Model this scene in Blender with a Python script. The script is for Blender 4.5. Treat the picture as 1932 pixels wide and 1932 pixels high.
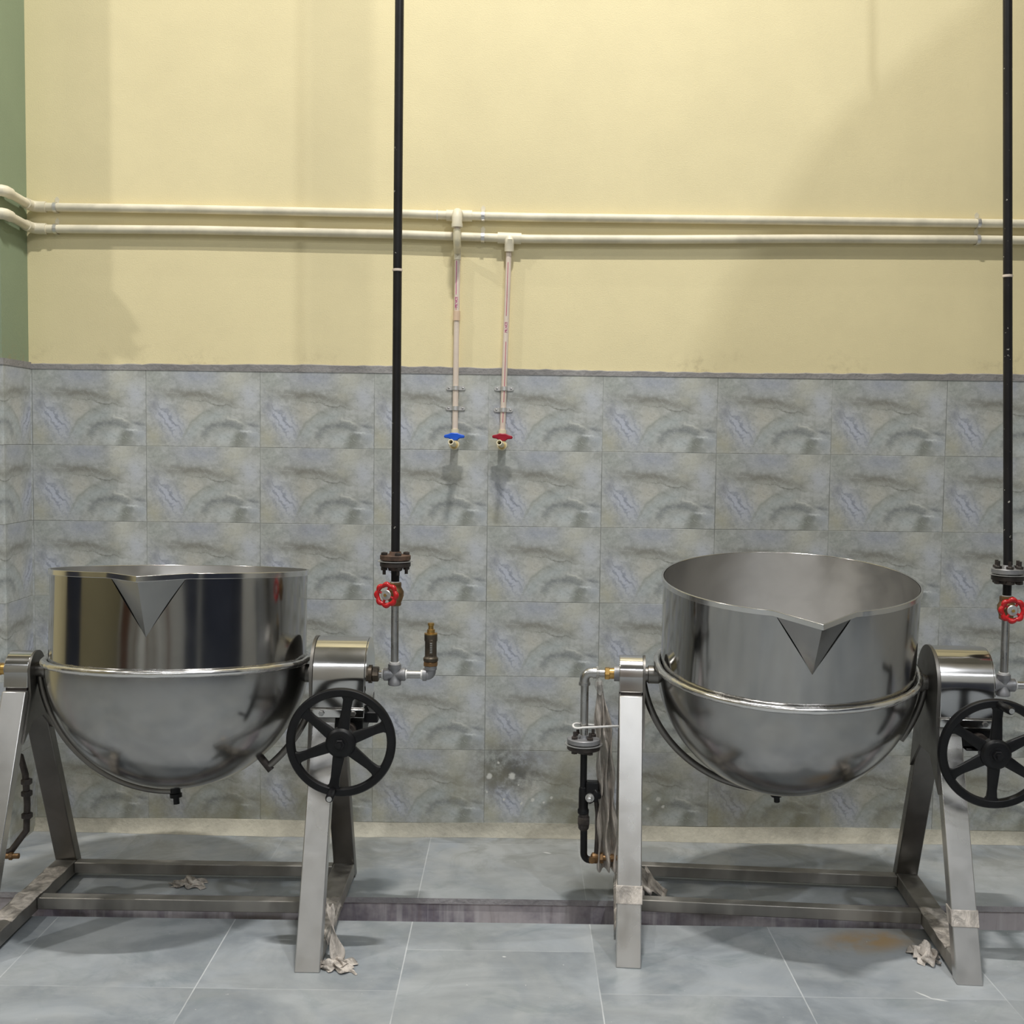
import bpy, math, random
from mathutils import Vector, Matrix
R_ = math.radians
scn = bpy.context.scene
for o in list(bpy.data.objects):
    bpy.data.objects.remove(o)
C = scn.collection
random.seed(4)

# ---------------------------------------------------------------- camera
cd = bpy.data.cameras.new('camera'); cam = bpy.data.objects.new('camera', cd); C.objects.link(cam)
cd.sensor_fit = 'HORIZONTAL'; cd.sensor_width = 36.0; cd.lens = 36.0 * 2160 / 1932
cd.clip_start = .05
def cam_matrix(pos, p, yw, r):
    cp, sp, cy, sy = math.cos(p), math.sin(p), math.cos(yw), math.sin(yw)
    f = Vector((-sy*cp, cy*cp, -sp)); rt = Vector((cy, sy, 0)); up = rt.cross(f)
    rt2 = math.cos(r)*rt + math.sin(r)*up; up2 = -math.sin(r)*rt + math.cos(r)*up
    m = Matrix((rt2, up2, -f)).transposed().to_4x4(); m.translation = Vector(pos)
    return m
cam.matrix_world = cam_matrix((1.4665, -4.5306, 1.5852), .0612, .0042, .0129)
scn.camera = cam

# ---------------------------------------------------------------- world, lamps and added lights, exposure
scn.view_settings.view_transform = 'Standard'; scn.view_settings.look = 'None'
scn.view_settings.gamma = 1; scn.view_settings.use_curve_mapping = False
scn.view_settings.exposure = -.05
w = bpy.data.worlds.new('world'); scn.world = w; w.use_nodes = True
w.node_tree.nodes['Background'].inputs[0].default_value = (.7, .8, 1, 1)
w.node_tree.nodes['Background'].inputs[1].default_value = .25
CEIL = 6.5
def area(name, loc, sx, sy, power, col, rot=(0, 0, 0)):
    l = bpy.data.lights.new(name, 'AREA'); l.shape = 'RECTANGLE'; l.size = sx; l.size_y = sy
    l.energy = power; l.color = col
    o = bpy.data.objects.new(name, l); C.objects.link(o); o.location = loc; o.rotation_euler = rot
    return o
WARM = (1.0, .975, .93); COOL = (.93, .96, 1.0)
LAMPS_AND_FILLS = [  # name, location, length along x, width, power, colour
    ('lamp_and_fill_light', (1.55, -2.05, CEIL-.10), .38, .05, 222, WARM),
    ('lamp_and_fill_light', (1.85, -.85, CEIL-.10), .38, .05, 20, WARM),
    ('lamp_and_fill_light', (-3.75, -2.55, CEIL-.10), .25, .10, 165, WARM),
    ('lamp_and_fill_light', (3.70, -5.40, CEIL-.10), .16, .12, 135, COOL),
    ('lamp_and_fill_light', (-3.0, -8.2, CEIL-.10), 1.5, .7, 40, COOL),  # four rear lights added so the kettle legs reflect something bright
    ('lamp_and_fill_light', (-.4, -8.2, CEIL-.10), 1.5, .7, 40, COOL),
    ('lamp_and_fill_light', (2.2, -8.2, CEIL-.10), 1.5, .7, 70, COOL),
    ('lamp_and_fill_light', (4.7, -8.2, CEIL-.10), 1.2, .7, 25, COOL),
]
for n, loc, sx, sy, p, c in LAMPS_AND_FILLS:
    area(n, loc, sx, sy, p, c)

# ---------------------------------------------------------------- node helpers
class G:
    """small expression builder over shader nodes"""
    def __init__(s, name):
        s.m = bpy.data.materials.new(name); s.m.use_nodes = True
        s.t = s.m.node_tree; s.n = s.t.nodes; s.b = s.n['Principled BSDF']
    def put(s, sock, v):
        if isinstance(v, bpy.types.NodeSocket): s.t.links.new(v, sock)
        elif isinstance(v, (tuple, list)) and len(v) == 3 and sock.type == 'RGBA': sock.default_value = (*v, 1)
        else: sock.default_value = v
    def math(s, op, a, b=None, c=None, clamp=False):
        n = s.n.new('ShaderNodeMath'); n.operation = op; n.use_clamp = clamp
        s.put(n.inputs[0], a)
        if b is not None: s.put(n.inputs[1], b)
        if c is not None: s.put(n.inputs[2], c)
        return n.outputs[0]
    def add(s, a, b): return s.math('ADD', a, b)
    def sub(s, a, b): return s.math('SUBTRACT', a, b)
    def mul(s, a, b, clamp=False): return s.math('MULTIPLY', a, b, clamp=clamp)
    def coord(s, which='Object'):
        return s.n.new('ShaderNodeTexCoord').outputs[which]
    def sep(s, v):
        n = s.n.new('ShaderNodeSeparateXYZ'); s.put(n.inputs[0], v); return n.outputs
    def comb(s, x, y, z=0.0):
        n = s.n.new('ShaderNodeCombineXYZ'); s.put(n.inputs[0], x); s.put(n.inputs[1], y); s.put(n.inputs[2], z); return n.outputs[0]
    def vmath(s, op, a, b):
        n = s.n.new('ShaderNodeVectorMath'); n.operation = op; s.put(n.inputs[0], a); s.put(n.inputs[1], b); return n.outputs[0]
    def noise(s, v, scale, detail=4, rough=.55, dist=0.0, col=False):
        n = s.n.new('ShaderNodeTexNoise'); s.put(n.inputs['Vector'], v)
        n.inputs['Scale'].default_value = scale; n.inputs['Detail'].default_value = detail
        n.inputs['Roughness'].default_value = rough; n.inputs['Distortion'].default_value = dist
        return n.outputs['Color' if col else 'Fac']
    def ramp(s, f, a, b, lo=0.0, hi=1.0):
        n = s.n.new('ShaderNodeMapRange'); n.clamp = True; n.interpolation_type = 'SMOOTHSTEP'
        s.put(n.inputs[0], f); n.inputs[1].default_value = a; n.inputs[2].default_value = b
        n.inputs[3].default_value = lo; n.inputs[4].default_value = hi; return n.outputs[0]
    def mix(s, f, a, b):
        n = s.n.new('ShaderNodeMix'); n.data_type = 'RGBA'; s.put(n.inputs[0], f)
        s.put(n.inputs[6], a); s.put(n.inputs[7], b); return n.outputs[2]
    def blob(s, x, y, cx, cy, rx, ry, rot=0.0, p=1.0):
        """soft elliptical mask exp(-(a^2+b^2)^p)"""
        dx, dy = s.sub(x, cx), s.sub(y, cy); c, k = math.cos(rot), math.sin(rot)
        a = s.add(s.mul(dx, c/rx), s.mul(dy, k/rx)); b = s.add(s.mul(dx, -k/ry), s.mul(dy, c/ry))
        q = s.add(s.mul(a, a), s.mul(b, b))
        if p != 1.0: q = s.math('POWER', q, p)
        return s.math('EXPONENT', s.mul(q, -1.0))
    def bump(s, h, strength=.2, dist=.01):
        n = s.n.new('ShaderNodeBump'); n.inputs['Strength'].default_value = strength
        n.inputs['Distance'].default_value = dist; s.put(n.inputs['Height'], h)
        s.t.links.new(n.outputs[0], s.b.inputs['Normal'])
    def done(s, col, rough=.5, metal=0.0, **kw):
        s.put(s.b.inputs['Base Color'], col); s.put(s.b.inputs['Roughness'], rough); s.put(s.b.inputs['Metallic'], metal)
        for k, v in kw.items(): s.put(s.b.inputs[k.replace('_', ' ')], v)
        return s.m

# ---------------------------------------------------------------- materials
def mat_plaster(name, col, dirt=True):
    g = G(name); p = g.coord()
    n1 = g.noise(p, 1.3, 3); n2 = g.noise(p, 9, 5); n3 = g.noise(p, 220, 2)
    c = g.mix(g.ramp(n1, .3, .7), tuple(v*.95 for v in col), tuple(min(1, v*1.03) for v in col))
    c = g.mix(g.ramp(n2, .35, .75, 0, .25), c, tuple(v*.9 for v in col))
    if dirt:
        z = g.sep(p)[2]
        d = g.mul(g.ramp(z, 1.98, 1.885), g.mul(g.ramp(g.noise(p, 26, 5, .7), .44, .7), g.ramp(g.noise(p, 1.7, 3), .45, .7)))
        c = g.mix(g.mul(d, .6), c, (.33, .25, .13))
        sp = g.ramp(g.noise(p, 3.1, 6, .75), .66, .8, 0, .22)
        c = g.mix(sp, c, (.62, .50, .26))
    g.bump(g.add(g.mul(n3, .6), g.mul(n2, .6)), .12, .01)
    return g.done(c, .62)

def mat_tile():
    g = G('marbled_tile'); uv = g.coord('UV'); o = g.sep(uv)
    u = g.math('FRACT', o[0]); v = g.math('FRACT', o[1])      # v runs down from the top edge of each tile
    q = g.comb(g.mul(u, 1.5), v)
    w1 = g.sep(g.noise(g.vmath('ADD', q, (3.7, 1.2, 0)), 3.0, 4, .6, col=True))
    w2 = g.sep(g.noise(g.vmath('ADD', q, (8.3, 5.2, 0)), 14, 4, .65, col=True))
    x = g.add(g.add(u, g.mul(g.sub(w1[0], .5), .11)), g.mul(g.sub(w2[0], .5), .05))
    y = g.add(g.add(v, g.mul(g.sub(w1[1], .5), .14)), g.mul(g.sub(w2[1], .5), .06))
    fine = g.noise(q, 26, 6, .7); mid = g.noise(q, 7, 5, .6, .6)
    c = g.mix(g.ramp(mid, .35, .65), (.36, .37, .345), (.50, .515, .49))
    B = lambda cx, cy, rx, ry, rot=0., p=1.: g.blob(x, y, cx, cy, rx, ry, rot, p)
    def lay(c, m, k, col): return g.mix(g.mul(m, k, clamp=True), c, col)
    c = lay(c, B(.45, .09, .24, .14), .85, (.37, .395, .46))
    c = lay(c, B(.78, .10, .12, .16), .85, (.53, .53, .46))
    c = lay(c, B(.92, .34, .09, .18), .9, (.53, .555, .60))
    c = lay(c, B(.48, .22, .12, .06), .6, (.47, .49, .50))
    c = lay(c, B(.10, .12, .12, .14), .5, (.39, .42, .38))
    c = lay(c, B(.42, .33, .27, .065, .12), 1., (.22, .218, .19))
    c = lay(c, B(.70, .40, .14, .035, .45), .75, (.27, .27, .235))
    c = lay(c, B(.74, .33, .08, .05, .6), .5, (.47, .46, .37))
    c = lay(c, B(.41, .55, .10, .15), .95, (.53, .52, .46))
    c = lay(c, B(.08, .86, .09, .16), .75, (.44, .43, .33))
    # slanting blue patch with streaks
    st = g.math('SINE', g.add(g.mul(x, 95), g.add(g.mul(y, -42), g.mul(mid, 16))))
    pb = B(.19, .66, .10, .29, -.42)
    c = lay(c, pb, .95, (.50, .53, .62))
    c = lay(c, g.mul(pb, g.ramp(st, .1, 1)), .75, (.235, .255, .31))
    c = lay(c, B(.07, .45, .05, .08), .6, (.25, .26, .29))
    # greenish grey sweep and the dark arch at lower right
    def band(cx, cy, r, wdt, sx, m):
        dx, dy = g.mul(g.sub(x, cx), sx), g.sub(y, cy)
        rr = g.math('SQRT', g.add(g.mul(dx, dx), g.mul(dy, dy)))
        d = g.mul(g.sub(rr, r), 1/wdt)
        return g.mul(g.math('EXPONENT', g.mul(g.mul(d, d), -1)), m)
    up = g.ramp(y, .98, .80)
    right = g.ramp(x, .96, .84)
    c = lay(c, band(.72, 1.02, .46, .075, 1.30, g.mul(up, g.ramp(x, .80, .60))), .6, (.42, .47, .475))
    c = lay(c, band(.72, 1.00, .53, .02, 1.30, g.mul(up, g.ramp(x, .66, .50))), .55, (.27, .29, .26))
    c = lay(c, band(.685, .87, .180, .045, 1.05, g.mul(g.ramp(y, .93, .80), right)), .75, (.18, .20, .205))
    c = lay(c, B(.68, .86, .10, .085), .95, (.52, .56, .56))
    c = lay(c, B(.80, .90, .06, .12, .3), .75, (.20, .215, .18))
    c = lay(c, B(.94, .83, .065, .15), .7, (.43, .47, .52))
    c = lay(c, B(.885, .79, .055, .018, .05), 1., (.66, .69, .69))
    c = lay(c, B(.78, .655, .085, .012, .5), .9, (.62, .63, .58))
    c = lay(c, B(.93, .70, .06, .022, .15), .9, (.21, .225, .235))
    c = lay(c, B(.60, .44, .20, .008, .2), .8, (.20, .205, .17))
    # fine mottling
    fs = g.noise(g.vmath('MULTIPLY', g.comb(g.add(g.mul(x, 1.5), g.mul(y, .9)), g.sub(y, g.mul(x, .5))), (5, 13, 1)), 1.0, 6, .68, .5)
    c = g.mix(g.ramp(fs, .28, .47, .34, 0), c, (.19, .205, .20))
    c = g.mix(g.ramp(fs, .53, .74, 0, .42), c, (.66, .68, .68))
    c = g.mix(g.ramp(fine, .30, .48, .38, 0), c, (.20, .215, .21))
    c = g.mix(g.ramp(fine, .54, .72, 0, .38), c, (.60, .62, .61))
    cr = g.noise(g.vmath('ADD', q, (1.1, 9.2, 0)), 5, 6, .7, 1.2)
    vein = g.ramp(g.math('ABSOLUTE', g.sub(cr, .5)), 0, .012, .38, 0)
    c = g.mix(vein, c, (.60, .62, .60))
    # joints
    ju = g.math('MINIMUM', u, g.sub(1.0, u)); jv = g.math('MINIMUM', v, g.sub(1.0, v))
    j = g.math('MAXIMUM', g.ramp(ju, .0010, .0042, 1, 0), g.ramp(jv, .0014, .0058, 1, 0))
    P = g.coord(); px, py, pz = g.sep(P)
    jn = g.ramp(g.noise(P, 2.6, 3), .40, .62)
    c = g.mix(g.mul(j, g.add(g.mul(jn, .65), .12)), c, (.12, .13, .12))
    # soot smudge and plaster splashes low on the wall, patchy darker olive tone towards the foot
    sm = g.mul(g.blob(px, pz, 1.44, .275, .14, .115, 0, 1.3), g.ramp(g.noise(P, 20, 5, .7), .3, .62))
    c = g.mix(g.mul(sm, .85), c, (.065, .065, .07))
    foot_tone = g.mul(g.ramp(pz, .62, .05), g.ramp(g.noise(P, 5, 5, .65), .36, .66))
    c = g.mix(g.mul(foot_tone, .62), c, (.25, .235, .15))
    for (sx, sz, r) in ((1.461, .246, .013), (1.369, .245, .011), (1.405, .30, .005), (1.43, .15, .005), (1.50, .135, .006), (1.36, .18, .005),
                        (1.545, .15, .007), (1.59, .14, .004), (1.49, .21, .003), (2.05, .16, .009), (2.01, .12, .006), (2.07, .13, .006), (1.62, .16, .006)):
        c = g.mix(g.blob(g.add(px, g.mul(g.sub(w2[0], .5), .02)), pz, sx, sz, r, r*1.1, 0, 3), c, (.62, .62, .58))
    g.bump(g.mul(j, -1), .3, .004)
    return g.done(c, g.ramp(fine, .3, .7, .30, .42), Coat_Weight=.15, Coat_Roughness=.2)

def mat_cement(name, col=(.21, .20, .205)):
    g = G(name); p = g.coord()
    c = g.mix(g.ramp(g.noise(p, 4, 5, .65), .3, .7), tuple(v*.8 for v in col), tuple(v*1.25 for v in col))
    c = g.mix(g.ramp(g.noise(p, 40, 4), .55, .8, 0, .4), c, tuple(v*.6 for v in col))
    g.bump(g.noise(p, 60, 4), .4, .01)
    return g.done(c, .8)

def mat_trench():
    g = G('stained_channel_cement'); p = g.coord()
    st = g.noise(g.vmath('MULTIPLY', p, (1, 1, .06)), 34, 4, .6); b = g.noise(p, 3.5, 5, .7)
    c = g.mix(g.ramp(b, .32, .62), (.20, .18, .22), (.50, .47, .48))
    c = g.mix(g.ramp(st, .50, .72, 0, .55), c, (.62, .61, .61)); c = g.mix(g.ramp(st, .30, .46, .5, 0), c, (.22, .18, .18))
    g.bump(b, .3, .01)
    return g.done(c, .7)

def mat_floor():
    g = G('grey_stone_slabs'); P = g.coord(); x, y, z = g.sep(P)
    col = g.math('FLOOR', g.mul(g.sub(x, 1.14), 1/.585))
    fx = g.math('FRACT', g.mul(g.sub(x, 1.14), 1/.585))
    odd = g.math('ABSOLUTE', g.math('MODULO', col, 2.0))
    off = g.mul(g.math('COMPARE', col, 0.0, .1), .27)
    yy = g.mul(g.add(g.add(y, 1.32), g.mul(off, -1)), 1/.95); fy = g.math('FRACT', yy)
    jx = g.mul(g.math('MINIMUM', fx, g.sub(1., fx)), .585); jy = g.mul(g.math('MINIMUM', fy, g.sub(1., fy)), .95)
    wob = g.mul(g.noise(P, 30, 3), .0016)
    j = g.math('MAXIMUM', g.ramp(g.sub(jx, wob), .0002, .0018, 1, 0), g.mul(g.ramp(g.sub(jy, wob), .0002, .0016, 1, 0), .6))
    cid = g.comb(g.mul(col, 3.1), g.mul(g.math('FLOOR', yy), 1.7))
    Q = g.vmath('ADD', P, cid)
    n1 = g.noise(g.vmath('MULTIPLY', Q, (1, 1.6, 1)), 2.2, 6, .62, .8); n2 = g.noise(Q, 9, 5, .6); n3 = g.noise(P, 70, 3)
    c = g.mix(g.ramp(n1, .3, .7), (.225, .25, .275), (.37, .40, .43))
    c = g.mix(g.ramp(n2, .5, .75, 0, .4), c, (.42, .44, .455))
    c = g.mix(g.ramp(g.noise(Q, 4, 5, .7, 1.5), .50, .68, 0, .5), c, (.20, .24, .255))
    # cement dust film, thicker toward the wall
    du = g.ramp(g.noise(P, 1.9, 6, .66, .7), .40, .62)
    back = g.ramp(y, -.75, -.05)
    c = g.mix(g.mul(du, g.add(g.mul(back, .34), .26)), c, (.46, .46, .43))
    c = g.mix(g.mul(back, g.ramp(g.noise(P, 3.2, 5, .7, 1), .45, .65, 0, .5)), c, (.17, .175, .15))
    # rusty stain beside the frame foot, dusty patch edge, water marks
    ru = g.mul(g.blob(x, y, 2.62, -.935, .15, .075, .25, 1.5), g.ramp(n2, .25, .6))
    c = g.mix(g.mul(ru, .9), c, (.38, .25, .11))
    for (mx, my, ra, rb, ro) in ((2.665, -1.30, .030, .004, -.9), (2.70, -1.325, .022, .004, -.35), (1.445, -1.09, .006, .004, 0), (1.60, -.19, .016, .006, -.4)):
        c = g.mix(g.blob(g.add(x, g.mul(g.sub(n2, .5), .02)), y, mx, my, ra, rb, ro, 2), c, (.66, .67, .66))
    wt = g.blob(x, y, .98, -.48, .10, .12, 0, 3.)
    c = g.mix(g.mul(wt, .55), c, (.17, .20, .22))
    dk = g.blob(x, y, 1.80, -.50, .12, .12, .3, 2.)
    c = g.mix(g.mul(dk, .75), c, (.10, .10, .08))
    jj = g.mul(j, g.ramp(g.noise(P, 2.3, 3), .35, .65, .12, .72))
    jj = g.mul(jj, g.sub(1.0, g.mul(g.ramp(y, -.85, -.60), g.add(.25, g.mul(g.ramp(g.math('ABSOLUTE', g.sub(x, 1.3)), .2, .5), .6)))))
    jj = g.mul(jj, g.sub(1.0, g.mul(g.math('GREATER_THAN', jy, .01), 0.0)))
    c = g.mix(jj, c, (.70, .72, .73))
    sp = g.ramp(g.noise(P, 60, 2, .5), .74, .78, 0, .8)
    c = g.mix(sp, c, (.55, .56, .56))
    g.bump(g.add(g.mul(n2, .5), g.mul(n3, .25)), .10, .01)
    rough = g.add(g.ramp(n1, .3, .7, .36, .52), g.mul(du, .12))
    return g.done(c, rough)

def mat_steel(name, rough=.14, base=.58, dirt=.25, tint=(1, .985, .965), bump=.02, scale=3., film=0., aniso=0.):
    g = G(name); P = g.coord()
    n = g.noise(P, scale, 5, .6, .6); n2 = g.noise(P, scale*5, 1)
    col = tuple(base*t for t in tint)
    c = g.mix(g.ramp(n, .38, .72, 0, dirt), col, tuple(v*.62 for v in col))
    r = g.add(g.ramp(g.noise(P, scale*.8, 2), .3, .75, rough*.8, rough*1.5), g.ramp(n2, .3, .8, 0, rough*.3))
    m = 1.0
    if film:
        f = g.ramp(g.noise(g.vmath('MULTIPLY', P, (1, 1, .35)), 7, 3, .5, .3), .36, .72, 0, film)
        c = g.mix(f, c, (.44, .42, .385) if film > .8 else (.52, .50, .47)); r = g.add(r, g.mul(f, .2)); m = g.sub(1.0, g.mul(f, .5))
    g.bump(g.noise(P, scale*1.3, 1, .4), bump, .05)
    if aniso:
        tn = g.n.new('ShaderNodeTangent'); tn.direction_type = 'RADIAL'; tn.axis = 'Z'
        g.t.links.new(tn.outputs[0], g.b.inputs['Tangent']); g.b.inputs['Anisotropic'].default_value = aniso; g.b.inputs['Anisotropic Rotation'].default_value = .25
    return g.done(c, r, m)

def mat_flat(name, col, rough=.5, metal=0., var=.15, scale=20, speck=None, spec=.5):
    g = G(name); P = g.coord(); n = g.noise(P, scale, 4)
    c = g.mix(g.ramp(n, .3, .7), tuple(v*(1-var) for v in col), tuple(min(1, v*(1+var)) for v in col))
    if speck: c = g.mix(g.ramp(g.noise(P, 55, 3, .6), .69, .72), c, speck)
    g.bump(n, .08, .01)
    g.b.inputs['Specular IOR Level'].default_value = spec
    return g.done(c, rough, metal)

def mat_film(name, col, alpha=.55):
    g = G(name); P = g.coord(); n = g.noise(g.vmath('MULTIPLY', P, (3, 3, 1)), 9, 5, .6, .5)
    g.bump(n, .7, .02)
    c = g.mix(g.ramp(n, .35, .65), tuple(v*.75 for v in col), tuple(min(1, v*1.2) for v in col))
    return g.done(c, .32, 0., Alpha=g.ramp(n, .35, .65, alpha-.15, min(1, alpha+.2)))

M = dict(
    yellow=mat_plaster('yellow_plaster', (.80, .70, .415)),
    green=mat_plaster('green_plaster', (.24, .30, .195)),
    ceil=mat_plaster('grey_ceiling_plaster', (.30, .30, .29), False),
    tile=mat_tile(), cement=mat_cement('grey_cement', (.27, .26, .255)), cove=mat_cement('buff_cement', (.44, .42, .35)),
    trench=mat_trench(), slabedge=mat_cement('slab_edge', (.36, .35, .36)), floor=mat_floor(),
    mirror=mat_steel('polished_steel', .10, .43, .35, bump=.012, scale=2.2),
    jacket=mat_steel('polished_jacket_steel', .17, .39, .5, bump=.02, scale=3.2),
    inner=mat_steel('satin_steel', .36, .56, .3, bump=.006, aniso=.7),
    weld=mat_steel('buffed_weld', .20, .74, .15, bump=.10, scale=14),
    hood=mat_steel('bright_steel_sheet', .13, .68, .2, bump=.006, scale=3),
    frame=mat_steel('film_covered_steel', .24, .64, .3, bump=.02, scale=3, film=.42),
    shadesteel=mat_steel('shade_darkened_steel', .32, .21, .5, tint=(1, .95, .88), bump=.02, scale=4, film=.10),  # same steel, base darkened for the shade on rear legs and inner parts
    dusty=mat_steel('dust_covered_steel', .42, .34, .5, tint=(1, .95, .88), bump=.02, scale=4, film=.85),
    galv=mat_steel('galvanised_pipe', .27, .50, .4, bump=.05, scale=14),
    cast=mat_flat('galvanised_casting', (.30, .30, .31), .48, .55, .15, 30),
    tape=mat_flat('white_thread_tape', (.75, .74, .72), .6),
    blackpipe=mat_flat('black_pipe_paint', (.014, .013, .014), .38, 0, .3, 6, spec=.35, speck=(.45, .43, .38)),
    black=mat_flat('black_cast_iron_paint', (.006, .006, .007), .42, 0, .4, 12, spec=.3),
    blackrust=mat_flat('dark_oiled_iron', (.055, .045, .04), .5, .3, .4, 25),
    rust=mat_flat('rusty_iron', (.10, .060, .042), .65, .3, .4, 30),
    brass=mat_flat('brass', (.50, .31, .10), .32, .9, .2, 20),
    bronze=mat_flat('aged_bronze', (.24, .14, .065), .45, .7, .25, 25),
    darkbronze=mat_flat('dark_bronze', (.085, .068, .05), .42, .6, .3, 25),
    red=mat_flat('red_enamel', (.50, .012, .015), .28, 0, .1, 12),
    alu=mat_flat('aluminium_plate', (.55, .55, .54), .4, .8, .08, 40),
    cpvc=mat_flat('cream_painted_pipe', (.74, .68, .52), .5, 0, .12, 9),
    cpvcraw=mat_flat('pinkish_cream_pipe', (.74, .63, .53), .38, 0, .05, 9),
    coup=mat_flat('tan_coupling', (.70, .52, .37), .45, 0, .08, 12),
    clamp=mat_steel('zinc_strap', .34, .80, .3, bump=.002),
    blue=mat_flat('blue_plastic', (.012, .10, .62), .35, 0, .05),
    darkred=mat_flat('dark_red_plastic', (.32, .008, .025), .35, 0, .05),
    ivory=mat_flat('ivory_plastic', (.80, .73, .52), .32, 0, .05),
    yplast=mat_flat('yellow_ring', (.62, .44, .14), .45),
    hole=mat_flat('dark_bore', (.006, .005, .004), .9),
    ink=mat_flat('magenta_ink', (.50, .03, .22), .6), redink=mat_flat('red_ink', (.45, .05, .12), .6),
    film=mat_film('clear_packing_film', (.62, .60, .56), .42), filmd=mat_film('dusty_packing_film', (.55, .50, .45), .78),
    white=mat_flat('white_gloss_paint', (.72, .74, .74), .4), olivepaint=mat_flat('olive_wall_paint', (.28, .245, .14), .6), greypaint=mat_flat('grey_wall_paint', (.40, .40, .38), .6), darkblue=mat_flat('dark_blue_paint', (.015, .02, .04), .5),
    brownpaint=mat_flat('brown_door_paint', (.12, .05, .03), .5),
)
def emit(name, col, st):
    g = G(name); g.put(g.b.inputs['Emission Color'], col); g.b.inputs['Emission Strength'].default_value = st
    return g.done(col, .5)
M['glow'] = emit('lamp_diffuser', (.95, .98, 1.), 6.)

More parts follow.
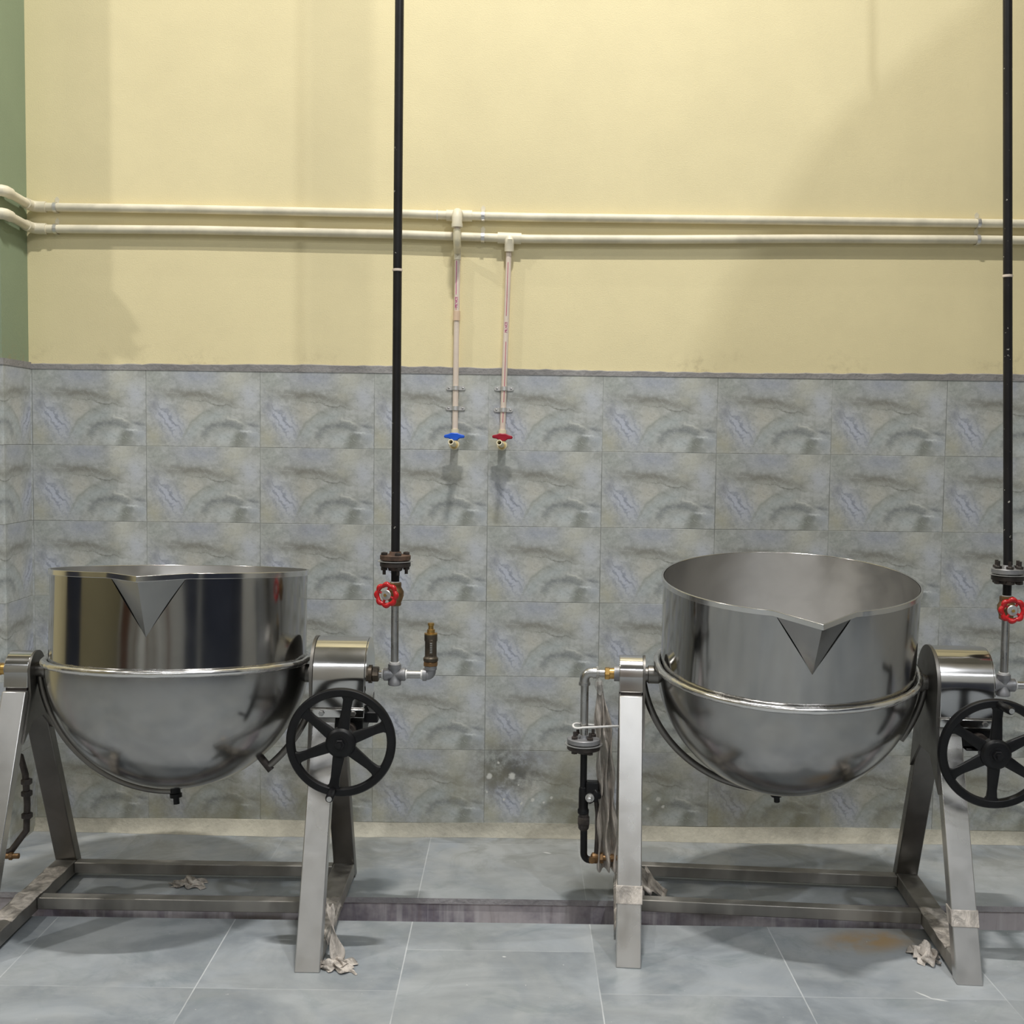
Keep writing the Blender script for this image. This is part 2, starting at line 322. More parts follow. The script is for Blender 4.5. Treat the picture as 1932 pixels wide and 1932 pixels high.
# ---------------------------------------------------------------- mesh helpers
class MB:
    def __init__(s): s.v = []; s.f = []; s.mi = []; s.uv = None
    def addm(s, vs, fs, mi=0):
        k = len(s.v); s.v += [tuple(v) for v in vs]; s.f += [tuple(i+k for i in f) for f in fs]; s.mi += [mi]*len(fs); return s
    def box(s, x0, x1, y0, y1, z0, z1, mi=0):
        vs = [(x, y, z) for z in (z0, z1) for y in (y0, y1) for x in (x0, x1)]
        return s.addm(vs, [(0, 2, 3, 1), (4, 5, 7, 6), (0, 1, 5, 4), (2, 6, 7, 3), (0, 4, 6, 2), (1, 3, 7, 5)], mi)
    def prism(s, poly, axis, a, b, mi=0):
        """poly: 2-D outline, extruded along axis ('x','y','z') from a to b"""
        n = len(poly)
        def P(p, t):
            return {'x': (t, p[0], p[1]), 'y': (p[0], t, p[1]), 'z': (p[0], p[1], t)}[axis]
        vs = [P(p, a) for p in poly] + [P(p, b) for p in poly]
        fs = [tuple(range(n-1, -1, -1)), tuple(range(n, 2*n))] + [(i, (i+1) % n, n+(i+1) % n, n+i) for i in range(n)]
        return s.addm(vs, fs, mi)
    def tube(s, pts, r, seg=16, cap=True, mi=0, radii=None):
        pts = [Vector(p) for p in pts]; n = len(pts)
        tan = [(pts[min(i+1, n-1)]-pts[max(i-1, 0)]).normalized() for i in range(n)]
        up = Vector((0, 0, 1)) if abs(tan[0].z) < .9 else Vector((1, 0, 0))
        a = tan[0].cross(up).normalized(); vs = []
        for i in range(n):
            a = (a - tan[i]*a.dot(tan[i])).normalized(); b = tan[i].cross(a)
            rr = radii[i] if radii else r
            vs += [pts[i] + rr*(math.cos(2*math.pi*k/seg)*a + math.sin(2*math.pi*k/seg)*b) for k in range(seg)]
        fs = [(i*seg+k, i*seg+(k+1) % seg, (i+1)*seg+(k+1) % seg, (i+1)*seg+k) for i in range(n-1) for k in range(seg)]
        if cap: fs += [tuple(range(seg-1, -1, -1)), tuple((n-1)*seg+k for k in range(seg))]
        return s.addm(vs, fs, mi)
    def lathe(s, prof, o=(0, 0, 0), ax=(0, 0, 1), seg=32, mi=0, poly=None):
        """prof: [(r, t)] revolved about axis ax through o; seg=6 gives a hexagon"""
        ax = Vector(ax).normalized(); up = Vector((0, 0, 1)) if abs(ax.z) < .9 else Vector((1, 0, 0))
        a = ax.cross(up).normalized(); b = ax.cross(a); o = Vector(o); vs = []; n = len(prof)
        for r, t in prof:
            vs += [o + ax*t + r*(math.cos(2*math.pi*k/seg)*a + math.sin(2*math.pi*k/seg)*b) for k in range(seg)]
        fs = [(i*seg+k, i*seg+(k+1) % seg, (i+1)*seg+(k+1) % seg, (i+1)*seg+k) for i in range(n-1) for k in range(seg)]
        if prof[0][0] > 1e-6: fs.append(tuple(range(seg-1, -1, -1)))
        if prof[-1][0] > 1e-6: fs.append(tuple((n-1)*seg+k for k in range(seg)))
        return s.addm(vs, fs, mi)
    def cyl(s, a, b, r, seg=24, mi=0):
        a, b = Vector(a), Vector(b); L = (b-a).length
        return s.lathe([(r, 0), (r, L)], a, b-a, seg, mi)
    def torus(s, o, ax, R, r, seg=64, m=12, mi=0):
        ax = Vector(ax).normalized(); up = Vector((0, 0, 1)) if abs(ax.z) < .9 else Vector((1, 0, 0))
        a = ax.cross(up).normalized(); b = ax.cross(a); o = Vector(o); vs = []
        for i in range(seg):
            d = math.cos(2*math.pi*i/seg)*a + math.sin(2*math.pi*i/seg)*b
            vs += [o + d*(R + r*math.cos(2*math.pi*k/m)) + ax*r*math.sin(2*math.pi*k/m) for k in range(m)]
        fs = [(i*m+k, ((i+1) % seg)*m+k, ((i+1) % seg)*m+(k+1) % m, i*m+(k+1) % m) for i in range(seg) for k in range(m)]
        return s.addm(vs, fs, mi)
    def build(s, name, mats, parent=None, loc=(0, 0, 0), rot=(0, 0, 0), bevel=0., smooth=40, uv=None):
        me = bpy.data.meshes.new(name); me.from_pydata(s.v, [], s.f); me.validate(); me.update()
        for m in (mats if isinstance(mats, (list, tuple)) else [mats]): me.materials.append(M[m])
        if len(me.polygons) == len(s.mi): me.polygons.foreach_set('material_index', s.mi)
        import bmesh
        bm = bmesh.new(); bm.from_mesh(me); bmesh.ops.recalc_face_normals(bm, faces=bm.faces); bm.to_mesh(me); bm.free()
        if smooth: me.shade_smooth(); me.set_sharp_from_angle(angle=R_(smooth))
        if uv:
            L = me.uv_layers.new(name='UVMap')
            for lp in me.loops: L.data[lp.index].uv = uv(me.vertices[lp.vertex_index].co)
        o = bpy.data.objects.new(name, me); C.objects.link(o); o.location = loc; o.rotation_euler = rot
        if parent: o.parent = parent
        if bevel:
            b = o.modifiers.new('bevel', 'BEVEL'); b.width = bevel; b.segments = 2; b.limit_method = 'ANGLE'; b.angle_limit = R_(35); b.harden_normals = False
        return o
def tag(o, label=None, cat=None, group=None, kind=None):
    if label: o['label'] = label
    if cat: o['category'] = cat
    if group: o['group'] = group
    if kind: o['kind'] = kind
    return o
def empty(name, loc, rz=0., **k):
    o = bpy.data.objects.new(name, None); o.empty_display_size = .1; C.objects.link(o); o.location = loc; o.rotation_euler = (0, 0, rz)
    return tag(o, **k)
def struct(mb, name, mats, **k): return tag(mb.build(name, mats, **k), kind='structure')
def copy_tree(o, parent=None):
    c = o.copy(); C.objects.link(c); c.parent = parent
    for ch in [q for q in bpy.data.objects if q.parent == o]: copy_tree(ch, c)
    return c
def hexnut(mb, c, ax, r, h, mi=0): return mb.lathe([(r*.9, 0), (r, h*.12), (r, h*.88), (r*.9, h)], c, ax, 6, mi)
def arc(c, r, a0, a1, n, plane='xz', y=0.):
    out = []
    for i in range(n+1):
        a = R_(a0+(a1-a0)*i/n); out.append((c[0]+r*math.cos(a), y, c[1]+r*math.sin(a)))
    return out

# ---------------------------------------------------------------- room shell
X0, X1, Y0, TOP = -6.2, 5.6, -9.2, 1.85
CX, CY = -.465, -.235          # the jutting wall at left: side face x, front face y
CXL = -1.05                    # its far side
tile_uv = lambda co: (co.x/.45 + 10, (TOP-co.z)/.3)
mb = MB().box(CX, X1, 0, .2, 0, CEIL); struct(mb, 'wall_back', 'yellow')
mb = MB().addm([(CX, 0, .05), (X1, 0, .05), (X1, 0, TOP), (CX, 0, TOP), (CX, -.008, .05), (X1, -.008, .05), (X1, -.008, TOP), (CX, -.008, TOP)],
               [(0, 3, 2, 1), (4, 5, 6, 7), (0, 1, 5, 4), (3, 7, 6, 2), (1, 2, 6, 5), (0, 4, 7, 3)])
struct(mb, 'trim_1', 'tile', uv=tile_uv, smooth=0)
# uneven cement strip capping the tiles
def strip(pts_top, y):   # ragged upper edge along x
    n = len(pts_top); vs = []
    for (x, z) in pts_top: vs += [(x, 0, TOP-.002), (x, 0, z), (x, y, z-.003), (x, y, TOP-.002)]
    fs = []
    for i in range(n-1):
        a, b = i*4, i*4+4
        fs += [(a+1, b+1, b+2, a+2), (a+2, b+2, b+3, a+3), (a, a+3, b+3, b)]
    fs += [(0, 1, 2, 3), tuple(4*(n-1)+k for k in (3, 2, 1, 0))]
    return vs, fs
random.seed(11); pt = []; x = CX
while x < X1:
    pt.append((x, TOP+.023+.005*math.sin(x*2.1)+random.uniform(-.002, .002))); x += .03
pt.append((X1, TOP+.024))
struct(MB().addm(*strip(pt, -.010)), 'trim_2', 'cement', smooth=0)
# rough cement fillet along the foot of the wall
random.seed(5); vs = []; fs = []; x = CX; i = 0
while x < X1+.01:
    k = .042+.012*math.sin(x*3.3)+random.uniform(-.003, .003); h = .052+.003*math.sin(x*5)
    vs += [(x, 0, h), (x, -.010, h), (x, -k*.45, .022), (x, -k, .0005), (x, 0, 0)]; x += .05; i += 1
for a in range(i-1):
    for b in range(5): fs.append((a*5+b, a*5+(b+1) % 5, (a+1)*5+(b+1) % 5, (a+1)*5+b))
struct(MB().addm(vs, fs), 'baseboard_back', 'cove')
# jutting wall at the left
struct(MB().box(CXL, CX, CY, .2, 0, CEIL), 'wall_left', 'green')
def uvcol(co): return ((-co.y*1.0 + co.x*1.0)/.45 + .1 + (0 if co.x > CX-.02 and co.y > CY-.004 else .03), (TOP-co.z)/.3)
mb = MB(); t = .008
mb.addm([(CX+t, 0, .0), (CX+t, CY-t, .0), (CX+t, CY-t, TOP), (CX+t, 0, TOP)], [(0, 1, 2, 3)])
mb.addm([(CX+t, CY-t, 0), (CXL, CY-t, 0), (CXL, CY-t, TOP), (CX+t, CY-t, TOP)], [(0, 1, 2, 3)])
mb.addm([(CX, 0, TOP), (CX+t, 0, TOP), (CX+t, CY-t, TOP), (CXL, CY-t, TOP), (CXL, CY, TOP), (CX, CY, TOP)], [(0, 1, 2, 5), (5, 2, 3, 4)])
struct(mb, 'trim_3', 'tile', uv=lambda co: ((-co.y)/.45+.12 if co.x > CX else (co.x)/.45+.57, (TOP-co.z)/.3), smooth=0)
t = .010
mb = MB().prism([(CX, 0), (CX+t, 0), (CX+t, CY-t), (CXL, CY-t), (CXL, CY), (CX, CY)], 'z', TOP-.001, TOP+.024)
struct(mb, 'trim_4', 'cement', smooth=0)
# floor with an open drain channel in front of the wall
TY0, TY1, TD = -.645, -.842, -.11
mb = MB()
mb.addm([(X0, .2, 0), (X1, .2, 0), (X1, TY0, 0), (X0, TY0, 0)], [(0, 3, 2, 1)], 0)
mb.addm([(X0, TY1, 0), (X1, TY1, 0), (X1, Y0, 0), (X0, Y0, 0)], [(0, 3, 2, 1)], 0)
mb.addm([(X0, TY0, 0), (X1, TY0, 0), (X1, TY0, -.02), (X0, TY0, -.02)], [(0, 3, 2, 1)], 1)
mb.addm([(X0, TY0, -.02), (X1, TY0, -.02), (X1, TY0+.006, -.02), (X0, TY0+.006, -.02), (X0, TY0+.006, TD), (X1, TY0+.006, TD)], [(0, 1, 2, 3), (3, 2, 5, 4)], 2)
mb.addm([(X0, TY0+.006, TD), (X1, TY0+.006, TD), (X1, TY1, TD), (X0, TY1, TD)], [(0, 1, 2, 3)], 2)
mb.addm([(X0, TY1, 0), (X1, TY1, 0), (X1, TY1, TD), (X0, TY1, TD)], [(0, 1, 2, 3)], 2)
fl = struct(mb, 'floor', ['floor', 'slabedge', 'trench'], smooth=0)
struct(MB().box(X0, X1, Y0, .2, CEIL, CEIL+.1), 'ceiling', 'ceil')
# walls out of the picture (they show only as reflections in the steel)
def far_wall(name, x0, x1, y0, y1):
    struct(MB().box(x0, x1, y0, y1, TOP, CEIL), name, 'yellow')
struct(MB().box(X1, X1+.15, Y0, .2, 0, CEIL), 'wall_right', 'greypaint')
struct(MB().box(X0-.15, X0, Y0, .2, 0, CEIL), 'wall_left', 'olivepaint')
struct(MB().box(X0, CXL, 0, .2, 0, CEIL), 'wall_back', 'yellow')
struct(MB().box(X0, X1, Y0-.15, Y0, 0, CEIL), 'wall_front', 'greypaint')
# unseen panel added above right of the frame to shade the wall's right end
struct(MB().prism([(3.0, 3.3), (2.95, 4.2), (3.15, 4.55), (3.5, 4.85), (3.9, 5.4), (3.9, CEIL), (X1, CEIL), (X1, 3.3)], 'y', -2.78, -2.62), 'trim_10', 'ceil', smooth=0)
struct(MB().box(-5.6, -4.2, Y0, Y0+.05, 0, 2.7), 'reflection_door_1', 'brownpaint')  # unseen doors, added as dark and pale shapes for the reflections
struct(MB().box(-2.6, -1.7, Y0, Y0+.05, 0, 2.6), 'reflection_door_2', 'white')
for q, (a, b, m_) in enumerate(((-3.3, -3.15, 'brownpaint'), (-1.5, -1.3, 'brownpaint'), (-.55, -.45, 'brownpaint'), (.1, .3, 'white'), (1.1, 1.4, 'brownpaint'))):  # unseen strips added to streak the reflections in the left kettle
    struct(MB().box(a, b, Y0, Y0+.06, 0, CEIL), 'trim_%d' % (5+q), m_)
struct(MB().box(3.2, 5.2, Y0, Y0+.05, 0, 3.1), 'reflection_door_3', 'darkblue')
struct(MB().box(X1-.05, X1, -8.9, -2.9, 0, 3.4), 'reflection_door_4', 'darkblue')
struct(MB().box(X0, X0+.05, -2.4, -.1, 0, 3.4), 'reflection_door_5', 'darkblue')
for i, (n, loc, sx, sy, p, c) in enumerate(LAMPS_AND_FILLS):   # housings for lamps and added lights, all above the frame
    e = empty('lamp_and_fill_unit', (loc[0], loc[1], CEIL), label='white housing for lamps and added reflection lights, out of view above', cat='lamp', group='ceiling lamps above the frame')
    MB().box(-sx/2-.03, sx/2+.03, -sy/2-.02, sy/2+.02, -.06, 0).build('housing', 'white', e)

# ---------------------------------------------------------------- steam kettles
PZ = .82
def plate_profile(r, leg_y, zb, n=14):
    """outline in (y, z): rounded top of radius r about (0, PZ), sides running down the legs to zb"""
    top = [(r*math.cos(R_(a)), PZ+r*math.sin(R_(a))) for a in [i*180/n for i in range(n+1)]]
    return [(leg_y, zb)] + top + [(-leg_y, zb)]
def legline(z):  # outer face of a leg, |y| as function of z
    return .398 - z*(.398-.085)/.745
def make_kettle(loc, rz, tilt, handle_ang, label, bowl_dx=0.):
    K = empty('steam_kettle', loc, rz, label=label, cat='kettle')
    T = dict(loc=(bowl_dx, 0, PZ), rot=(tilt, 0, 0))
    Rc, H0, H1, RJ = .405, .042, .335, .417
    sa, hw, vb = 2.0, 17.2, .15             # spout axis (deg), half width, foot of the spout
    # cylindrical wall with a V cut for the spout; thickness 4 mm
    def wall(r):
        vs = []; cols = []
        angs = [i*4.0 for i in range(90)] ; angs = [a for a in angs if not (-90+sa-hw-1 < a-360 < -90+sa+hw+1 or -90+sa-hw-1 < a-360+0 < -90+sa+hw+1)]
        angs = [a for a in angs if not (270+sa-hw-1.0 < a < 270+sa+hw+1.0)]
        angs += [270+sa-hw+2*hw*i/10 for i in range(11)]; angs.sort()
        for a in angs:
            d = abs(a-(270+sa)); top = H1 if d >= hw-1e-6 else vb+(H1-vb)*d/hw
            for z in (H0, (H0+top)/2, top): vs.append((r*math.cos(R_(a)), r*math.sin(R_(a)), z))
        n = len(angs); return vs, [(i*3+k, ((i+1) % n)*3+k, ((i+1) % n)*3+k+1, i*3+k+1) for i in range(n) for k in (0, 1)]
    MB().addm(*wall(Rc)).build('bowl_wall', 'mirror', K, **T)
    # inner lining
    mb = MB().addm(*wall(Rc-.004))
    prof = [(Rc-.004, H0)] + [((Rc-.006)*math.cos(R_(a)), H0-(Rc-.012)*math.sin(R_(a))) for a in range(5, 90, 5)] + [(0.0005, H0-(Rc-.012))]
    mb.lathe(prof, seg=72)
    mb.build('inner_lining', 'inner', K, **T)
    # spout: two folded plates
    ca, cb = R_(270+sa-hw), R_(270+sa+hw); ct = R_(270+sa); rt = .508
    A = Vector((Rc*math.cos(ca), Rc*math.sin(ca), H1)); B = Vector((Rc*math.cos(cb), Rc*math.sin(cb), H1))
    Tp = Vector((rt*math.cos(ct), rt*math.sin(ct), H1-.006)); V = Vector(((Rc+.001)*math.cos(ct), (Rc+.001)*math.sin(ct), vb-.002))
    n1 = (Tp-A).cross(V-A).normalized()*.003; n2 = (V-B).cross(Tp-B).normalized()*.003
    inw = Vector((0, .004, 0))
    vs = [A, Tp, V, B, A+inw, Tp+inw*1.3, V+inw, B+inw]
    MB().addm(vs, [(0, 1, 2), (1, 3, 2), (4, 6, 5), (5, 6, 7), (0, 4, 5, 1), (1, 5, 7, 3), (0, 2, 6, 4), (2, 3, 7, 6)]).build('pouring_spout', 'jacket', K, smooth=10, **T)
    # rim band following the edge and the spout
    pts = []
    for i in range(0, 81):
        a = 270+sa+hw + (360-2*hw)*i/80; pts.append(((Rc+.0015)*math.cos(R_(a)), (Rc+.0015)*math.sin(R_(a)), H1-.007))
    path = pts + [tuple(Tp+Vector((0, -.002, -.007)))]
    n = len(path); vs = []; t = .0035; hh = .0085
    for i in range(n):
        p = Vector(path[i]); d = Vector((p.x, p.y, 0)).normalized()
        vs += [p-d*t-Vector((0, 0, hh)), p+d*t-Vector((0, 0, hh)), p+d*t+Vector((0, 0, hh)), p-d*t+Vector((0, 0, hh))]
    fs = [(i*4+k, ((i+1) % n)*4+k, ((i+1) % n)*4+(k+1) % 4, i*4+(k+1) % 4) for i in range(n) for k in range(4)]
    MB().addm(vs, fs).build('rim_band', 'hood', K, bevel=.0012, **T)
    # steam jacket (hemisphere) and its weld ring
    prof = [(RJ*.985, H0-.004)] + [(RJ*math.cos(R_(a)), H0-RJ*math.sin(R_(a))) for a in range(1, 90, 2)] + [(.0005, H0-RJ)]
    MB().lathe(prof, seg=96).build('steam_jacket', 'jacket', K, smooth=60, **T)
    vs = []; fs = []; m = 12; seg = 128; random.seed(7)
    for i in range(seg):
        a = 2*math.pi*i/seg; rr = .0115+random.uniform(-.0008, .0008)
        dz = .006*math.exp(-((math.cos(a)-1)/.01)**2)+.006*math.exp(-((math.cos(a)+1)/.01)**2)
        for k in range(m):
            q = 2*math.pi*k/m; vs.append(((RJ+.001+rr*math.cos(q))*math.cos(a), (RJ+.001+rr*math.cos(q))*math.sin(a), H0+dz+rr*math.sin(q)))
    fs = [(i*m+k, ((i+1) % seg)*m+k, ((i+1) % seg)*m+(k+1) % m, i*m+(k+1) % m) for i in range(seg) for k in range(m)]
    MB().addm(vs, fs).build('weld_ring', 'weld', K, smooth=80, **T)
    # trunnion shafts
    for s_ in (-1, 1):
        mb = MB(); mb.lathe([(.030, .405), (.030, .445), (.025, .447), (.025, .475)], (0, 0, 0), (s_, 0, 0), 28)
        mb.build('trunnion', 'shadesteel', K, **T)
    # condensate return pipe looping round the jacket, drain plug, short second pipe
    pts = [(-.448, 0, .0), (-.452, 0, -.02)]
    for i in range(1, 31):
        q = i/30; a = R_(184+q*83); r = .466-.034*q**1.5; pts.append((r*math.cos(a), 0, H0+r*math.sin(a)))
    MB().tube(pts, .0115, 14).build('return_pipe', 'shadesteel', K, **T)
    e = Vector(pts[-1]); mb = MB().lathe([(.016, -.004), (.016, .02), (.020, .022), (.020, .034), (.010, .036), (.010, .056)], e+Vector((.012, 0, .012)), (.1, 0, -1), 12)
    mb.build('drain_fitting', 'black', K, **T)
    pts = [(.452, 0, -.0)] + arc((0, H0), .455, -9, -50, 16)
    o = MB().tube(pts if tilt < 0 else pts[:11], .0115, 14).build('vent_pipe', 'shadesteel', K, **T)
    e = Vector(pts[-1]); d = Vector((-e.x, 0, H0-e.z)).normalized()
    if tilt < 0: MB().cyl(e-d*.016, e+d*.045, .0125, 12).build('elbow_fitting', 'blackrust', o)
    # ---- stand: four legs, rails, crossbars
    for sx in (-1, 1):
        xa, xb = (.464, .540) if sx > 0 else (-.540, -.464)
        for sy in (-1, 1):
            zt = .762; yo0, yo1 = legline(0)*sy, legline(zt)*sy; th = .046*sy
            MB().prism([(yo0, 0), (yo1, zt), (yo1-th*.9, zt), (yo0-th, 0)], 'x', xa, xb).build('leg', 'frame' if sy < 0 else 'shadesteel', K, bevel=.003)
        MB().prism([(-.352, .012), (.352, .012), (.352, .060), (-.352, .060)], 'x', xa+.001, xb-.001).build('side_rail', 'dusty', K, bevel=.003)
    for yb in (-.012, .305):
        MB().box(-.464, .464, yb, yb+.042, .018, .058).build('crossbar', 'dusty', K, bevel=.003)
    # bearing cap at the inlet side
    def hood(r, x0, x1, zb):
        prof = [(-r-.004, zb), (-r, PZ-.01)] + [(-r*math.cos(R_(a)), PZ+r*math.sin(R_(a))) for a in range(0, 181, 9)] + [(r, PZ-.01), (r+.004, zb)]
        return MB().prism(prof, 'x', x0, x1)
    hood(.062, -.541, -.463, .772).build('bearing_cap', 'hood', K, bevel=.002)
    MB().box(-.536, -.468, -.060, .060, .740, .773).build('bearing_seat', 'blackrust', K)
    gp = [(-legline(.60)+.03, .60)] + [(-.055, .745)] + [(-.062*math.cos(R_(a)), PZ+.064*math.sin(R_(a))) for a in range(0, 181, 12)] + [(.055, .745), (legline(.60)-.03, .60)]
    gp = gp + [(.04, .66), (-.04, .66)]
    MB().prism(gp, 'x', -.463, -.456).build('gusset_plate', 'shadesteel', K)
    # gear cover at the wheel side
    hood(.122, .466, .632, .735).build('gear_cover', 'hood', K, bevel=.002)
    o = MB().box(.462, .634, -.142, -.12, .708, .7345).build('cover_flange', 'hood', K, bevel=.002)
    MB().box(.462, .634, .12, .142, .708, .7345).build('cover_flange', 'hood', K, bevel=.002)
    for bx in (.50, .60): hexnut(MB(), (bx, -.142, .722), (0, -1, 0), .009, .007).build('bolt', 'galv', o)
    gp = [(-legline(.50)+.02, .50)] + [(-.118, .735)] + [(-.124*math.cos(R_(a)), PZ+.124*math.sin(R_(a))) for a in range(0, 181, 9)] + [(.118, .735), (legline(.50)-.02, .50), (.06, .60), (-.06, .60)]
    MB().prism(gp, 'x', .456, .4655).build('gusset_plate', 'shadesteel', K)
    mb = MB().lathe([(.118, 0), (.118, .003)], (.633, 0, PZ+.002), (1, 0, 0), 40)
    mb.build('cover_end_plate', 'hood', K)
    mb = MB().lathe([(.030, .636), (.030, .642)], (0, 0, PZ), (1, 0, 0), 24); hexnut(mb, (.642, 0, PZ), (1, 0, 0), .026, .022)
    mb.build('packing_nut', 'darkbronze', K)
    # worm gear housing and wheel shaft
    mb = MB().box(.540, .628, -.125, .06, .645, .70).box(.560, .668, -.06, .045, .672, .7075)
    mb.box(.548, .624, -.13, .05, .632, .640)
    mb.build('worm_housing', 'black', K, bevel=.004)
    HY, HX, HZ = -.285, .584, .668
    MB().cyl((HX, -.12, HZ), (HX, HY, HZ), .014).cyl((HX, -.16, HZ), (HX, -.12, HZ), .024).build('worm_shaft', 'blackrust', K)
    # hand wheel with six flat tapering spokes, spinning plane facing the front
    Wh = MB(); RW, ri = .166, .141
    prof = [(ri, -.010), (ri-.002, .002), (ri+.003, .011), (RW-.003, .011), (RW+.001, .004), (RW, -.010), (RW-.004, -.013), (ri+.004, -.013)]
    m = len(prof); seg = 72; vs = []
    for i in range(seg):
        a = 2*math.pi*i/seg
        vs += [(r*math.cos(a), -t, r*math.sin(a)) for r, t in prof]
    Wh.addm(vs, [(i*m+k, ((i+1) % seg)*m+k, ((i+1) % seg)*m+(k+1) % m, i*m+(k+1) % m) for i in range(seg) for k in range(m)])
    base = handle_ang+.5
    for k in range(6):
        a = R_(base+60*k); d = Vector((math.cos(a), 0, math.sin(a))); n_ = Vector((-math.sin(a), 0, math.cos(a)))
        vs = []
        for (r, hwid, f, bk) in ((.020, .018, -.012, .010), (.05, .0175, -.008, .007), (.11, .0135, -.007, .006), (.132, .0150, -.008, .007), (.146, .025, -.008, .007)):
            for (wd, yy) in ((-hwid, bk), (-hwid, f+.002), (-hwid*.8, f), (hwid*.8, f), (hwid, f+.002), (hwid, bk)):
                vs.append(d*r+n_*wd+Vector((0, yy, 0)))
        fs = [(i*6+q, i*6+(q+1) % 6, i*6+6+(q+1) % 6, i*6+6+q) for i in range(4) for q in range(6)]
        Wh.addm(vs, fs)
    Wh.lathe([(.046, -.012), (.046, .012), (.038, .020), (.026, .022)], (0, 0, 0), (0, -1, 0), 32)
    wheel = Wh.build('hand_wheel', 'black', K, loc=(HX, HY, HZ), bevel=.0015)
    mb = MB().lathe([(.022, .021), (.022, .025)], (0, 0, 0), (0, -1, 0), 24); hexnut(mb, (0, -.025, 0), (0, -1, 0), .016, .012)
    mb.cyl((0, -.035, 0), (0, -.048, 0), .008); mb.build('hub_nut', 'black', wheel)
    a = R_(handle_ang); hx, hz = .150*math.cos(a), .150*math.sin(a)
    d = Vector((.05, -1, .02)).normalized()
    mb = MB().lathe([(.012, 0), (.012, .012), (.0105, .016), (.0125, .05), (.0125, .085), (.009, .092)], (hx, -.004, hz), d, 20)
    h = mb.build('crank_handle', 'black', wheel)
    MB().cyl(Vector((hx, -.004, hz))+d*.0925, Vector((hx, -.004, hz))+d*.094, .0078).build('handle_pin', 'alu', h)
    return K

kL = make_kettle((.358, -.82, 0), 0., -.080, -99.5, 'steel tilting kettle at left with nearly edge-on rim and hand wheel fully in view', .013)
kR = make_kettle((2.354, -.80, 0), R_(-4.5), .122, 87.5, 'steel tilting kettle leaning forward at right with its open mouth showing', 0.)

# plastic film wraps on the right kettle legs
def wrap(K, sx, z, h):
    xa, xb = (.464, .540) if sx > 0 else (-.540, -.464)
    y0, y1 = -legline(z), -legline(z+h)
    MB().prism([(y0-.003, z), (y1-.003, z+h), (y1+.048, z+h), (y0+.048, z)], 'x', xa-.003, xb+.003).build('film_wrap', 'filmd', K, bevel=.002)
wrap(kR, 1, .15, .045); wrap(kR, -1, .17, .05)

# ---------------------------------------------------------------- steam supply pipes with valve and relief valve
def flange(mb_par, name, z, K, mats, nb=4, up=True, x=0., y=0., rr=.050, ang=20.):
    o = MB().lathe([(rr-.002, .005), (rr, .007), (rr, .019), (rr-.002, .021), (.022, .022), (.018, .032)], (x, y, z), (0, 0, 1), 36)
    o = o.build(name, mats[0], K)
    lo = MB().lathe([(.022, -.030), (.026, -.018), (rr-.002, -.017), (rr, -.015), (rr, -.003)], (x, y, z), (0, 0, 1), 36).build(name, mats[1], K)
    g_ = MB().lathe([(rr+.007, 0), (rr+.007, .002)], (x, y, z), (0, 0, 1), 36).build('gasket', 'alu', K)
    for i in range(nb):
        a = R_(ang+360*i/nb); bx, by = x+.037*math.cos(a), y+.037*math.sin(a)
        m = MB(); t, s = (.021, 1) if up else (-.017, -1)
        hexnut(m, (bx, by, z+.021), (0, 0, 1), .0115, .009); hexnut(m, (bx, by, z-.017), (0, 0, -1), .0115, .011)
        m.cyl((bx, by, z+(-.029 if up else -.042)), (bx, by, z+(.046 if up else .031)), .0055, 10)
        m.build('flange_bolt', mats[2], K)
